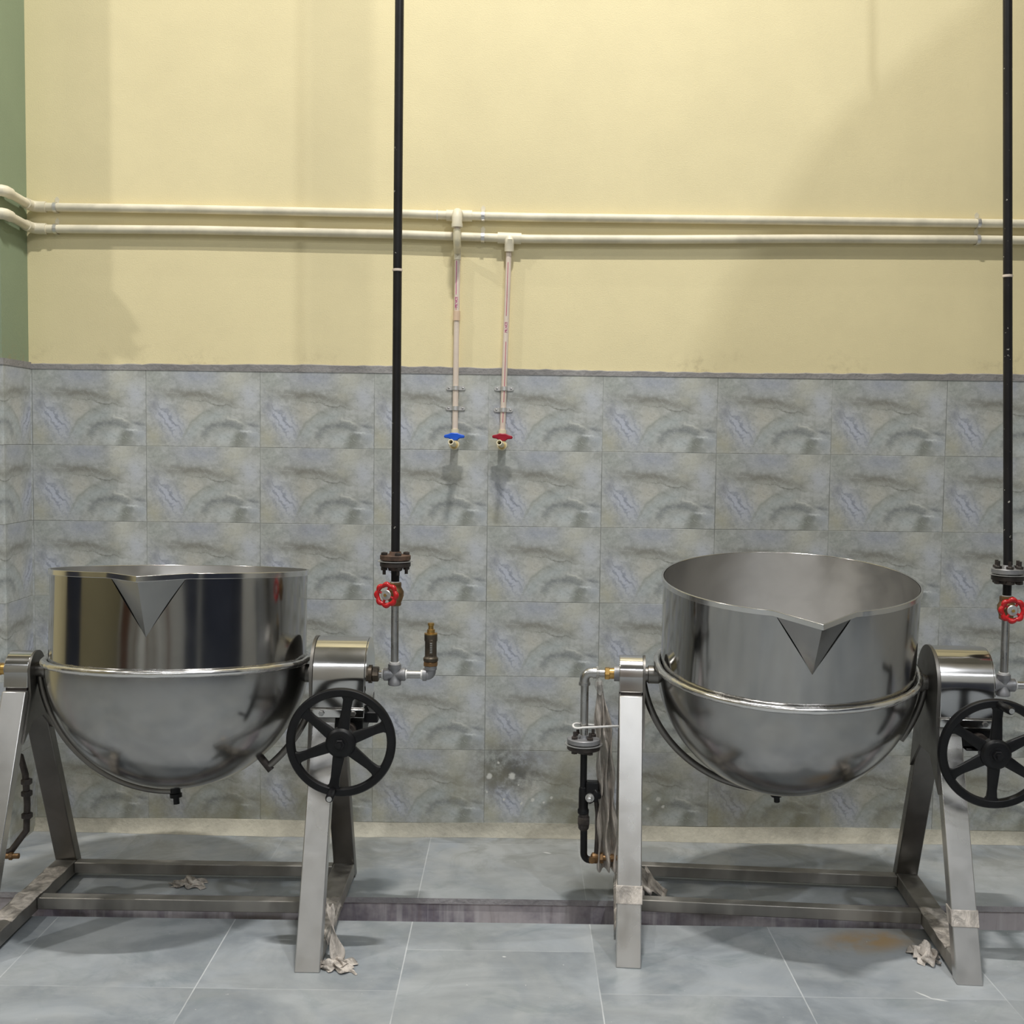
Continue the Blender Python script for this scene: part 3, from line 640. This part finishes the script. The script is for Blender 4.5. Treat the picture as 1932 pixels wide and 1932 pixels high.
def steam_pipe(loc, rz, top_dx, label, vdir, wheel_ang, nb, up, vent=True, zf=1.192, zlow=0.):
    K = empty('steam_pipe', loc, rz, label=label, cat='pipe')
    zt = CEIL-loc[2]-.0005; zv = 1.09
    MB().tube([(0, 0, zf+.02), (top_dx*.5, 0, (zf+zt)/2), (top_dx, 0, zt)], .0142, 18).build('riser', 'blackpipe', K)
    c = 2.13; f = (c-zf)/(zt-zf)
    MB().lathe([(.0155, -.004), (.0165, 0), (.0155, .004)], (top_dx*f, 0, c), (0, 0, 1), 18).build('pipe_joint', 'cpvcraw', K)
    flange(None, 'flange', zf, K, ('rust' if nb == 4 else 'cast', 'blackrust', 'blackrust'), nb, up)
    MB().cyl((0, 0, zf-.07), (0, 0, zf-.025), .0135).build('nipple', 'black', K)
    MB().cyl((0, 0, zf-.074), (0, 0, zf-.066), .0150).build('thread_tape', 'tape', K)
    # gate valve: hexagonal ends, globe body, bonnet towards vdir
    z = zf-.105; mb = MB()
    hexnut(mb, (0, 0, z+.016), (0, 0, 1), .0225, .020); hexnut(mb, (0, 0, z-.040), (0, 0, 1), .0225, .018)
    mb.lathe([(.016, -.034), (.022, -.026), (.028, -.008), (.0285, .006), (.022, .018), (.017, .024)], (0, 0, z), (0, 0, 1), 28)
    d = Vector(vdir).normalized()
    mb.lathe([(.019, 0), (.019, .030), (.015, .034)], (0, 0, z), d, 24); hexnut(mb, Vector((0, 0, z))+d*.034, d, .017, .012)
    v = mb.build('gate_valve', 'bronze', K)
    MB().cyl(Vector((0, 0, z))+d*.04, Vector((0, 0, z))+d*.085, .005).build('valve_stem', 'brass', v)
    # red scalloped wheel
    o = Vector((0, 0, z))+d*.072; ux = d.cross(Vector((0, 0, 1))).normalized(); uz = ux.cross(d).normalized()
    mb = MB(); seg, m = 96, 10; vs = []
    for i in range(seg):
        a = 2*math.pi*i/seg; lobe = abs(math.cos(4*a)); rr = .0305+.0035*lobe; tr = .0068+.0022*lobe
        dd = ux*math.cos(a)+uz*math.sin(a)
        for k in range(m):
            q = 2*math.pi*k/m; vs.append(o+dd*(rr+tr*math.cos(q))+d*tr*math.sin(q))
    mb.addm(vs, [(i*m+k, ((i+1) % seg)*m+k, ((i+1) % seg)*m+(k+1) % m, i*m+(k+1) % m) for i in range(seg) for k in range(m)])
    for k in range(4):
        a = R_(wheel_ang+90*k); dd = ux*math.cos(a)+uz*math.sin(a)
        mb.tube([o+dd*.005, o+dd*.030], .0042, 8)
    rw = mb.build('valve_wheel', 'red', v)
    MB().lathe([(.016, -.002), (.017, .004), (.015, .006)], o, d, 24).build('name_disc', 'alu', v)
    m_ = MB(); hexnut(m_, o+d*.006, d, .006, .005); m_.build('wheel_nut', 'galv', v)
    # galvanised drop pipe, cross, branch to the kettle and the relief valve
    zc = PZ-loc[2]
    MB().cyl((0, 0, zc+.03), (0, 0, z-.03), .0128).build('drop_pipe', 'galv', K)
    mb = MB()
    for ax in ((0, 0, 1), (0, 0, -1), (1, 0, 0), (-1, 0, 0)):
        mb.lathe([(.0165, 0), (.0175, .016), (.0215, .022), (.0215, .034), (.019, .036)], (0, 0, zc), ax, 24)
    mb.lathe([(.0005, -.0175), (.0175, -.004), (.0175, .004), (.0005, .0175)], (0, 0, zc), (0, 1, 0), 20)
    mb.build('cross_fitting', 'cast', K)
    for a_, b_ in (((0, 0, zc+.034), (0, 0, zc+.041)), ((-.034, 0, zc), (-.042, 0, zc)), ((.034, 0, zc), (.041, 0, zc)), ((.086, 0, zc), (.0935, 0, zc))):
        MB().cyl(a_, b_, .0155).build('thread_tape', 'tape', K)
    MB().cyl((-.078, 0, zc), (-.04, 0, zc), .0128).build('inlet_pipe', 'galv', K)
    MB().cyl((.04, 0, zc), (.09, 0, zc), .0128).build('branch_pipe', 'galv', K)
    if vent:
        mb = MB(); ex = .116
        mb.lathe([(.0205, 0), (.0205, .012), (.0165, .014)], (.092, 0, zc), (1, 0, 0), 22)
        mb.tube([(.100, 0, zc)]+[(ex-.010+.012*math.sin(R_(a)), 0, zc+.012-.012*math.cos(R_(a))) for a in range(0, 91, 15)]+[(ex+.002, 0, zc+.028)], .0175, 20)
        mb.lathe([(.0165, .014), (.0205, .018), (.0205, .030)], (ex+.002, 0, zc), (0, 0, 1), 22)
        mb.build('elbow_fitting', 'cast', K)
        x = ex+.002; mb = MB(); hexnut(mb, (x, 0, zc+.030), (0, 0, 1), .0255, .014)
        s = mb.build('safety_valve', 'bronze', K)
        mb = MB().lathe([(.022, .044), (.0245, .048), (.0245, .056), (.0205, .060), (.0195, .064), (.0195, .110), (.0215, .114), (.0215, .134)], (x, 0, zc), (0, 0, 1), 24)
        mb.box(x-.004, x+.008, -.022, -.018, zc+.068, zc+.118)
        mb.build('spring_housing', 'darkbronze', s, bevel=.001)
        mb = MB().lathe([(.0215, .134), (.0215, .138), (.013, .139), (.013, .150), (.009, .151), (.008, .162), (.0105, .163), (.0105, .171), (.006, .172)], (x, 0, zc), (0, 0, 1), 24)
        mb.build('adjusting_screw', 'brass', s)
        # raised cast lettering mark on the housing
        for i in range(6): MB().box(x-.001, x+.006, -.0235, -.0215, zc+.076+i*.006, zc+.0785+i*.006).build('cast_marking', 'alu', s)
    return K
steam_pipe((1.073, -.82, 0), 0, .004, 'thin black vertical pipe nearer the middle with rusty flange, feeding left kettle through brass valve', (-.30, -1, .05), 20, 4, False)
steam_pipe((3.050, -.855, 0), R_(-4.5), -.205, 'thin black vertical pipe at far right edge, slightly leaning, with grey bolted flange', (-.08, -1, .0), 35, 6, True, zf=1.178)

# ---------------------------------------------------------------- condensate outlets on the left side of each kettle
def condensate(loc, rz, label, peek=False):
    K = empty('condensate_pipe', loc, rz, label=label, cat='pipe')
    X = -.655
    mb = MB(); hexnut(mb, (-.572, 0, PZ), (-1, 0, 0), .0215, .017); mb.cyl((-.556, 0, PZ), (-.573, 0, PZ), .0185)
    mb.build('brass_union', 'brass', K)
    MB().lathe([(.026, 0), (.026, .017)], (-.541, 0, PZ), (-1, 0, 0), 24).build('collar', 'cast', K)
    MB().cyl((-.589, 0, PZ), (-.625, 0, PZ), .0125).build('nipple', 'galv', K)
    mb = MB().tube([(-.622, 0, PZ), (-.634, 0, PZ)]+[(-.634-.022*math.sin(R_(a)), 0, PZ-.022+.022*math.cos(R_(a))) for a in range(0, 91, 15)]+[(-.656, 0, PZ-.034)], .0165, 20)
    mb.lathe([(.0185, 0), (.0195, .012)], (-.616, 0, PZ), (-1, 0, 0), 22); mb.lathe([(.0195, 0), (.0195, .010)], (-.656, 0, PZ-.032), (0, 0, -1), 22)
    mb.build('elbow_fitting', 'galv', K)
    MB().cyl((X, 0, PZ-.04), (X, 0, .585), .0135).build('drop_pipe', 'galv', K)
    flange(None, 'flange', .578, K, ('cast', 'blackrust', 'blackrust'), 4, True, X, 0., .056, 35.)
    MB().cyl((X+.001, 0, .555), (X+.001, 0, .43), .0115).build('black_pipe', 'black', K)
    # Y strainer body with slanting cap and plug
    mb = MB().lathe([(.013, 0), (.016, .012), (.016, .075), (.019, .08), (.019, .095)], (X+.002, 0, .435), (0, 0, -1), 16)
    mb.lathe([(.015, 0), (.020, .035), (.023, .04), (.023, .052)], (X+.014, .0, .385), (.75, 0, .66), 14)
    mb.box(X+.010, X+.052, -.016, .020, .385, .452)
    mb.build('strainer_body', 'black', K, bevel=.004)
    MB().lathe([(.015, 0), (.015, .008), (.0095, .010), (.0095, .024), (.006, .027)], (X+.024, -.014, .402), (-.1, -1, -.1), 16).build('strainer_plug', 'alu', K)
    mb = MB(); mb.cyl((X+.004, 0, .345), (X+.004, 0, .327), .0165); hexnut(mb, (X+.004, 0, .330), (0, 0, -1), .0225, .026); mb.lathe([(.019, 0), (.018, .012), (.0125, .02)], (X+.004, 0, .304), (0, 0, -1), 18)
    mb.build('pipe_union', 'blackrust', K)
    mb = MB().tube([(X+.005, 0, .29), (X+.006, 0, .215)]+[(X+.006+.020*(1-math.cos(R_(a))), 0, .205-.022*math.sin(R_(a))) for a in range(0, 91, 18)]+[(X+.040, 0, .183)], .0118, 16)
    mb.build('outlet_pipe', 'black', K)
    MB().tube([(X+.045, 0, .385), (X+.050, 0, .345), (X+.052, 0, .31), (X+.050, 0, .25), (X+.048, 0, .20)], .0078, 12).build('bypass_pipe', 'blackrust', K)
    mb = MB().lathe([(.011, 0), (.018, .006), (.019, .018), (.014, .026)], (X+.030, 0, .190), (1, 0, .05), 18)
    hexnut(mb, (X+.058, 0, .191), (1, 0, .03), .018, .014); mb.cyl((X+.070, 0, .192), (X+.128, 0, .194), .009); hexnut(mb, (X+.096, 0, .193), (1, 0, 0), .013, .012)
    mb.cyl((X+.034, .0, .188), (X+.034, -.022, .188), .010)
    mb.build('brass_valve', 'bronze', K)
    if peek:   # second drop behind the leg
        m = MB().tube([(-.655, .03, .56), (-.60, .03, .55), (-.53, .03, .52), (-.515, .03, .46), (-.510, .03, .36), (-.514, .03, .27), (-.56, .02, .205), (-.60, .0, .19)], .011, 12)
        for z_ in (.445, .405, .33): hexnut(m, (-.511, .03, z_), (0, 0, -1), .018, .018)
        m.build('bypass_pipe', 'blackrust', K)
    return K
condensate((2.354, -.80, 0), R_(-4.5), 'upright pipe with bolted flange and black strainer standing left of the right kettle')
condensate((.358, -.82, 0), 0., 'brass and black drain piping at left image edge beside the left kettle', True)

# hanging film, cable tie and crumpled film scraps
def sheet(name, fn, nu, nv, mat, label, cat='film', parent=None):
    vs = [fn(i/nu, j/nv) for j in range(nv+1) for i in range(nu+1)]
    fs = [(j*(nu+1)+i, j*(nu+1)+i+1, (j+1)*(nu+1)+i+1, (j+1)*(nu+1)+i) for j in range(nv) for i in range(nu)]
    o = MB().addm(vs, fs).build(name, mat, parent, smooth=60)
    m = o.modifiers.new('solid', 'SOLIDIFY'); m.thickness = .0006
    if label: tag(o, label, cat)
    return o
random.seed(3)
def hang(u, v):     # v 0 top .. 1 bottom; pinched at the knot
    z = .79-.64*v; wd = .008+.024*min(1, v*2.2)+.006*math.sin(v*9); x = 1.748+.048*v+.006*math.sin(v*4.5)
    a = (u-.5)*2
    return (x+wd*a+.004*math.sin(v*23+u*9), -.752+.020*math.sin(u*17+v*3)*(0.3+v)+.004*math.sin(v*31), z)
sheet('hanging_film', hang, 26, 50, 'filmd', 'long strip of dusty plastic film hanging behind the flanged pipe, left of bright leg')
o = MB(); o.torus((1.743, -.751, .821), (1, 0, 0), .0165, .005, 24, 8); o.lathe([(.004, 0), (.013, .012), (.016, .028), (.010, .045), (.003, .058)], (1.746, -.758, .805), (.1, -.1, -1), 12)
tag(o.build('film_knot', 'film'), 'whitish knot of plastic tied round the elbow pipe near brass nut', 'film')
pts = []
for i in range(33):
    a = 2*math.pi*i/32; sx = .0115 if math.cos(a) < 0 else 1
    x = 1.694+(.030*math.cos(a) if math.cos(a) < 0 else .125*math.cos(a)**.8 if math.cos(a) > 0 else 0); pts.append((x, -.752+.022*math.sin(a), .640-.004*math.sin(a*2)))
tag(MB().tube(pts, .0035, 8, cap=False).build('tie_strap', 'tape'), 'pale flat strap tying the flanged pipe to the bright leg', 'strap')

def crumple(name, c, sx, sy, h, seed, mat, label, lean=(0, 0)):
    rnd = random.Random(seed); ph = [rnd.uniform(0, 6.28) for _ in range(8)]
    def fn(u, v):
        a, b = u*2-1, v*2-1; r = math.sqrt(a*a+b*b)
        e = max(0, 1-r*.75)
        z = h*e*(.55+.45*abs(math.sin(5*a+ph[0])*math.cos(4*b+ph[1]))+.25*math.sin(11*a+7*b+ph[2]))
        k = 1-.18*math.sin(3*math.atan2(b, a)+ph[3])
        return (c[0]+sx*a*k+lean[0]*z+.010*math.sin(9*b+ph[4]), c[1]+sy*b*k+lean[1]*z+.010*math.sin(8*a+ph[5]), c[2]+.0015+max(0, z))
    return sheet(name, fn, 26, 26, mat, label)
crumple('film_scrap', (.945, -1.175, 0), .052, .040, .028, 1, 'filmd', 'small crumpled film scrap on the floor at foot of left kettle front leg')
crumple('film_scrap', (1.955, -.585, 0), .055, .055, .13, 2, 'filmd', 'tall crumpled film heap behind the bright leg of the right kettle', (-.5, .3))
crumple('film_scrap', (2.755, -1.06, 0), .035, .05, .05, 3, 'filmd', 'torn film scrap on floor inside the right kettle front right foot')
crumple('film_scrap', (.32, -.56, 0), .055, .035, .03, 4, 'filmd', 'small film scrap on the floor in the shadow under the left kettle')
def tw(u, v):   # twisted tail hanging from the left kettle's leg
    z = .155*(1-v)+.012; w_ = .012+.012*v
    return (.912+.035*v+w_*(u-.5)*2*math.cos(v*4), -1.12-.045*v+w_*(u-.5)*math.sin(v*5), z+.006*math.sin(u*9+v*8))
sheet('film_strip', tw, 10, 24, 'filmd', 'twisted film strip hanging at the foot of the left kettle, above small scrap')
# dusty film left on the rails
def rail_film(K, x0, x1, y0, y1, seed):
    rnd = random.Random(seed); p = rnd.uniform(0, 6)
    def fn(u, v):
        x = x0+(x1-x0)*u; y = y0+(y1-y0)*v+.008*math.sin(u*9+p); d = max(0, (u-.86)/.14)
        return (x-.0*d, y, .0625+.002*math.sin(v*21+p)-.035*d*(.6+.4*math.sin(v*13+p)))
    return sheet('rail_film', fn, 16, 20, 'filmd', None, parent=K)
for K, s in ((kL, 1), (kR, 2)):
    rail_film(K, .460, .546, -.28, .02, s)
    rail_film(K, -.460, -.546, -.20, .25, s+5)

# ---------------------------------------------------------------- wall pipes
def pline(pts, n=12):
    out = []
    for (a, b) in zip(pts[:-1], pts[1:]):
        for i in range(n): out.append(tuple(a[k]+(b[k]-a[k])*i/n for k in range(3)))
    return out+[pts[-1]]
PYW = -.0195
def wall_pipe(zs, label, front_z):
    e = empty('water_pipe', (0, 0, 0), label=label, cat='pipe', group=None)
    YC = CY-.030; XC = CX+.030
    run = [(XC+.03, PYW, zs[0])]+[(x, PYW, z) for x, z in zs[1]]
    MB().tube(run, .0165, 18).build('pipe_run', 'cpvc', e)
    # elbow into the side of the jutting wall, along it, round its edge
    MB().tube([(XC+.055, PYW, zs[0]), (XC+.020, PYW, zs[0]+.001), (XC+.004, PYW-.008, zs[0]+.002), (XC-.002, PYW-.022, zs[0]+.003), (XC-.002, PYW-.055, zs[0]+.004)], .021, 18).build('elbow_fitting', 'cpvc', e)
    MB().tube([(XC-.002, PYW-.05, zs[0]+.004), (XC-.002, YC+.05, zs[0]+.010)], .0165, 18).build('pipe_return', 'cpvc', e)
    MB().tube([(XC-.002, YC+.055, zs[0]+.010), (XC-.002, YC+.018, zs[0]+.011), (XC-.010, YC+.004, zs[0]+.011), (XC-.028, YC, zs[0]+.011), (XC-.06, YC, zs[0]+.011)], .021, 18).build('elbow_fitting', 'cpvc', e)
    MB().tube([(XC-.055, YC, zs[0]+.011), (CXL, YC, zs[0]+.012)], .0165, 18).build('pipe_front', 'cpvc', e)
    return e
up = wall_pipe((2.474, [(.2, 2.472), (.98, 2.465), (1.225, 2.460), (1.5, 2.457), (2.4, 2.457), (3.2, 2.455), (4.4, 2.455), (X1, 2.455)]), 'upper cream pipe running along the yellow wall', 0)
lo = wall_pipe((2.390, [(.2, 2.393), (.98, 2.386), (1.225, 2.380), (1.5, 2.374), (2.0, 2.378), (2.6, 2.388), (3.2, 2.392), (4.4, 2.392), (X1, 2.392)]), 'lower cream pipe running along the yellow wall', 0)
MB().cyl((1.178, PYW, 2.4605), (1.278, PYW, 2.4595), .0215).build('tee_fitting', 'cpvc', up)
MB().lathe([(.0195, 0), (.0195, .003)], (1.141, PYW, 2.4613), (1, 0, 0), 18).build('glue_ring', 'white', up)
MB().cyl((1.378, PYW, 2.377), (1.470, PYW, 2.3745), .0215).build('tee_fitting', 'cpvc', lo)
# strap clamps on the two runs
def run_clamp(x, z, label, r=.0178):
    prof = [(r*math.cos(R_(a)), r*math.sin(R_(a))) for a in range(-95, 96, 10)]
    vs = []; n = len(prof)
    for xx in (x-.0065, x+.0065):
        vs += [(xx, PYW-p[0], z+p[1]) for p in prof]+[(xx, PYW-p[0]*1.1, z+p[1]*1.1) for p in prof]
    fs = []
    for i in range(n-1):
        fs += [(i, i+1, 2*n+i+1, 2*n+i), (n+i, 3*n+i, 3*n+i+1, n+i+1), (i, n+i, n+i+1, i+1), (2*n+i, 2*n+i+1, 3*n+i+1, 3*n+i)]
    mb = MB().addm(vs, fs)
    mb.box(x-.0065, x+.0065, PYW, -.0005, z+r, z+r+.0015); mb.box(x-.0065, x+.0065, PYW, -.0005, z-r-.0015, z-r)
    e = mb.build('pipe_clamp', 'clamp'); tag(e, label, 'clamp')
    mb = MB().prism([(x-.0065, z+r), (x+.0065, z+r), (x+.009, z+r+.018), (x, z+r+.028), (x-.009, z+r+.018)], 'y', -.002, -.0004)
    mb.build('fixing_tab', 'cpvc', e)
    return e
def zat(tbl, x):
    for (a, za), (b, zb) in zip(tbl[:-1], tbl[1:]):
        if a <= x <= b: return za+(zb-za)*(x-a)/(b-a)
UZ = [(-.5, 2.474), (.2, 2.472), (.98, 2.465), (1.225, 2.460), (1.5, 2.457), (2.4, 2.457), (3.2, 2.455), (6, 2.455)]
LZ = [(-.5, 2.390), (.2, 2.393), (.98, 2.386), (1.225, 2.380), (1.5, 2.374), (2.0, 2.378), (2.6, 2.388), (3.2, 2.392), (6, 2.392)]
for x, w_ in ((-.345, 'beside the green corner'), (1.320, 'right of the drop pipe tee'), (3.242, 'near the right black pipe')):
    run_clamp(x, zat(UZ, x), 'grey strap clamp on the upper wall pipe '+w_)
    run_clamp(x, zat(LZ, x), 'grey strap clamp on the lower wall pipe '+w_)

def rad_text(txt, size, x, z, rp, y, mat, parent, name='printed_text'):
    cu = bpy.data.curves.new('text', 'FONT'); cu.body = txt; cu.size = size; cu.align_x = 'CENTER'; cu.align_y = 'CENTER'; cu.offset = .0004
    ob = bpy.data.objects.new('text', cu); C.objects.link(ob)
    bpy.context.view_layer.update()
    me = bpy.data.meshes.new_from_object(ob.evaluated_get(bpy.context.evaluated_depsgraph_get()))
    bpy.data.objects.remove(ob)
    for v in me.vertices:      # reads upward along the pipe, wrapped on its surface
        tx, ty = v.co.x, v.co.y; a = -ty/rp
        v.co = Vector((x+(rp+.0004)*math.sin(a), y-(rp+.0004)*math.cos(a), z+tx))
    me.materials.append(M[mat]); o = bpy.data.objects.new(name, me); C.objects.link(o); o.parent = parent
    return o
def stripe(x0, z0, x1, z1, rp, y, mat, parent, off=0.):
    n = 12; vs = []; a0, a1 = off-.10, off+.10
    for i in range(n+1):
        t = i/n; xx = x0+(x1-x0)*t; zz = z0+(z1-z0)*t
        for a in (a0, 0.5*(a0+a1), a1): vs.append((xx+(rp+.0004)*math.sin(a), y-(rp+.0004)*math.cos(a), zz))
    MB().addm(vs, [(i*3+k, i*3+k+1, i*3+4+k, i*3+3+k) for i in range(n) for k in (0, 1)]).build('printed_line', mat, parent)
RD = .0112
def drop(xt, zt, xb, zb, label, first):
    e = empty('drop_pipe', (0, 0, 0), label=label, cat='pipe')
    MB().tube([(xt, PYW, zt), ((xt+xb)/2, PYW, (zt+zb)/2), (xb, PYW, zb)], RD, 18).build('pipe', 'cpvcraw', e)
    xa = lambda z: xt+(xb-xt)*(zt-z)/(zt-zb)
    if first:
        # branch comes forward from the upper run, down in front of the lower run and back
        mb = MB().tube([(1.225, PYW, 2.460), (1.224, -.055, 2.460), (1.224, -.075, 2.458), (1.2235, -.088, 2.448), (1.2235, -.091, 2.434), (1.2235, -.091, 2.415)], .0200, 18)
        mb.lathe([(.0215, 0), (.0215, .014)], (1.2235, -.091, 2.416), (0, 0, -1), 18)
        mb.build('elbow_fitting', 'cpvc', e)
        MB().tube([(1.2235, -.091, 2.405), (1.2235, -.091, 2.380)], .0125, 16).build('short_pipe', 'cpvcraw', e)
        MB().tube([(1.2235, -.091, 2.394), (1.2235, -.091, 2.360), (1.224, -.084, 2.345), (1.224, -.070, 2.335)], .0145, 16).build('bend_fitting', 'ivory', e)
        MB().tube([(1.224, -.074, 2.345), (1.223, -.045, 2.325), (1.2225, PYW, 2.318), (1.2225, PYW, 2.290)], .0138, 16).build('bend_fitting', 'cpvc', e)
        MB().cyl((xa(2.092), PYW, 2.092), (xa(2.055), PYW, 2.055), .0138).build('coupling', 'coup', e)
        stripe(xa(2.285), 2.285, xa(2.155), 2.155, RD, PYW, 'ink', e, -.25)
        rad_text('PRINCE', .0125, xa(2.125)-.001, 2.125, RD, PYW, 'ink', e)
        stripe(xa(2.10), 2.104, xa(2.096), 2.096, RD, PYW, 'redink', e, -.2)
    else:
        mb = MB().tube([(1.424, PYW-.004, 2.376), (1.424, PYW-.012, 2.366), (1.4235, PYW-.006, 2.352), (1.4235, PYW-.002, 2.325)], .0185, 18)
        mb.build('tee_outlet', 'cpvc', e)
        stripe(xa(2.282), 2.282, xa(2.075), 2.075, RD, PYW, 'redink', e, -.1)
        rad_text('PRINCE', .0125, xa(2.030), 2.030, RD, PYW, 'ink', e)
        stripe(xa(1.975), 1.975, xa(1.74), 1.74, RD, PYW, 'redink', e, .1)
        stripe(xa(1.70), 1.70, xa(1.66), 1.66, RD, PYW, 'redink', e, .0)
    return xa
xa1 = drop(1.2225, 2.30, 1.2195, 1.620, 'left cream drop pipe from the upper run down to the blue tap', True)
xa2 = drop(1.4225, 2.335, 1.406, 1.620, 'right cream drop pipe with long red printed line, ending at the red tap', False)
def saddle(x, z, label):
    e = empty('pipe_saddle', (x, 0, z), label=label, cat='clamp')
    r = RD+.0014; prof = [(r*math.cos(R_(a)), r*math.sin(R_(a))) for a in range(0, 181, 12)]
    vs = []; n = len(prof)
    for zz in (-.008, .008):
        vs += [(p[0], PYW-p[1], zz) for p in prof]+[(p[0]*1.14, PYW-p[1]*1.14, zz) for p in prof]
    fs = []
    for i in range(n-1):
        fs += [(i, i+1, 2*n+i+1, 2*n+i), (n+i, 3*n+i, 3*n+i+1, n+i+1), (i, n+i, n+i+1, i+1), (2*n+i, 2*n+i+1, 3*n+i+1, 3*n+i)]
    mb = MB().addm(vs, fs)
    for s in (-1, 1): mb.box(min(s*r, s*(r+.0018)), max(s*r, s*(r+.0018)), PYW, -.0105, -.008, .008)
    mb.build('strap', 'clamp', e)
    for s in (-1, 1):
        pts = [(s*.011, -.008), (s*.030, -.008)]+[(s*(.030+.008*math.cos(R_(a))), .008*math.sin(R_(a))) for a in range(-60, 61, 20)]+[(s*.030, .008), (s*.011, .008)]
        ear = MB().prism(pts, 'y', -.0115, -.0085).build('mounting_ear', 'clamp', e)
        MB().lathe([(.0038, 0), (.0038, .0012), (.002, .002)], (s*.0275, -.0115, 0), (0, -1, 0), 12).build('screw', 'galv', ear)
for x_, which in ((xa1, 'left'), (xa2, 'right')):
    for z_, pos in ((1.793, 'upper'), (1.714 if which == 'left' else 1.710, 'lower')):
        saddle(x_(z_), z_, '%s metal saddle clamp on the %s drop pipe, over the tiles' % (pos, which))

def tap(x, label, mat, tilt):
    e = empty('wall_tap', (x, 0, 1.572), label=label, cat='tap')
    mb = MB().tube([(0, PYW, .060), (0, PYW, .02), (0, PYW-.004, .006), (0, PYW-.018, 0), (0, -.075, 0)], .0155, 20)
    mb.lathe([(.017, 0), (.0215, .004), (.0215, .020), (.0185, .026)], (0, -.048, 0), (0, -1, 0), 24)
    mb.lathe([(.013, 0), (.013, .030)], (0, -.062, 0), (0, 0, 1), 20)
    mb.build('body', 'ivory', e)
    MB().lathe([(.0150, 0), (.0150, .003)], (0, -.0735, -.001), (-.12, -1, .12), 20).build('yellow_ring', 'yplast', e)
    d = Vector((-.16, -1, .17)).normalized(); o = Vector((0, -.070, 0))
    mb = MB(); seg = 24
    mb.lathe([(.0125, 0), (.0108, .045), (.0112, .062), (.0076, .062), (.0074, .02)], o, d, seg)
    mb.f = [f for f in mb.f if len(f) == 4]; mb.mi = mb.mi[:len(mb.f)]
    mb.build('spout', 'ivory', e)
    MB().lathe([(.0001, .02), (.0078, .0201)], o, d, seg).build('spout_bore', 'hole', e)
    # T handle
    pts = []
    for s in (-1, 1):
        pass
    pr = [(-.0405, .031), (-.038, .037), (-.024, .040), (-.012, .0455), (.012, .0455), (.024, .040), (.038, .037), (.0405, .031), (.038, .0255), (.020, .0235), (.012, .016), (-.012, .016), (-.020, .0235), (-.038, .0255)]
    h = MB().prism(pr, 'y', -.078, -.058).build('handle', mat, e, bevel=.003)
    h.rotation_euler = (0, tilt, 0)
    return e
tap(1.2195, 'cream wall tap with blue T handle, left of the pair', 'blue', R_(0))
tap(1.4055, 'cream wall tap with dark red T handle, right of the pair', 'darkred', R_(2))
# holes and pencil-size marks on the wall
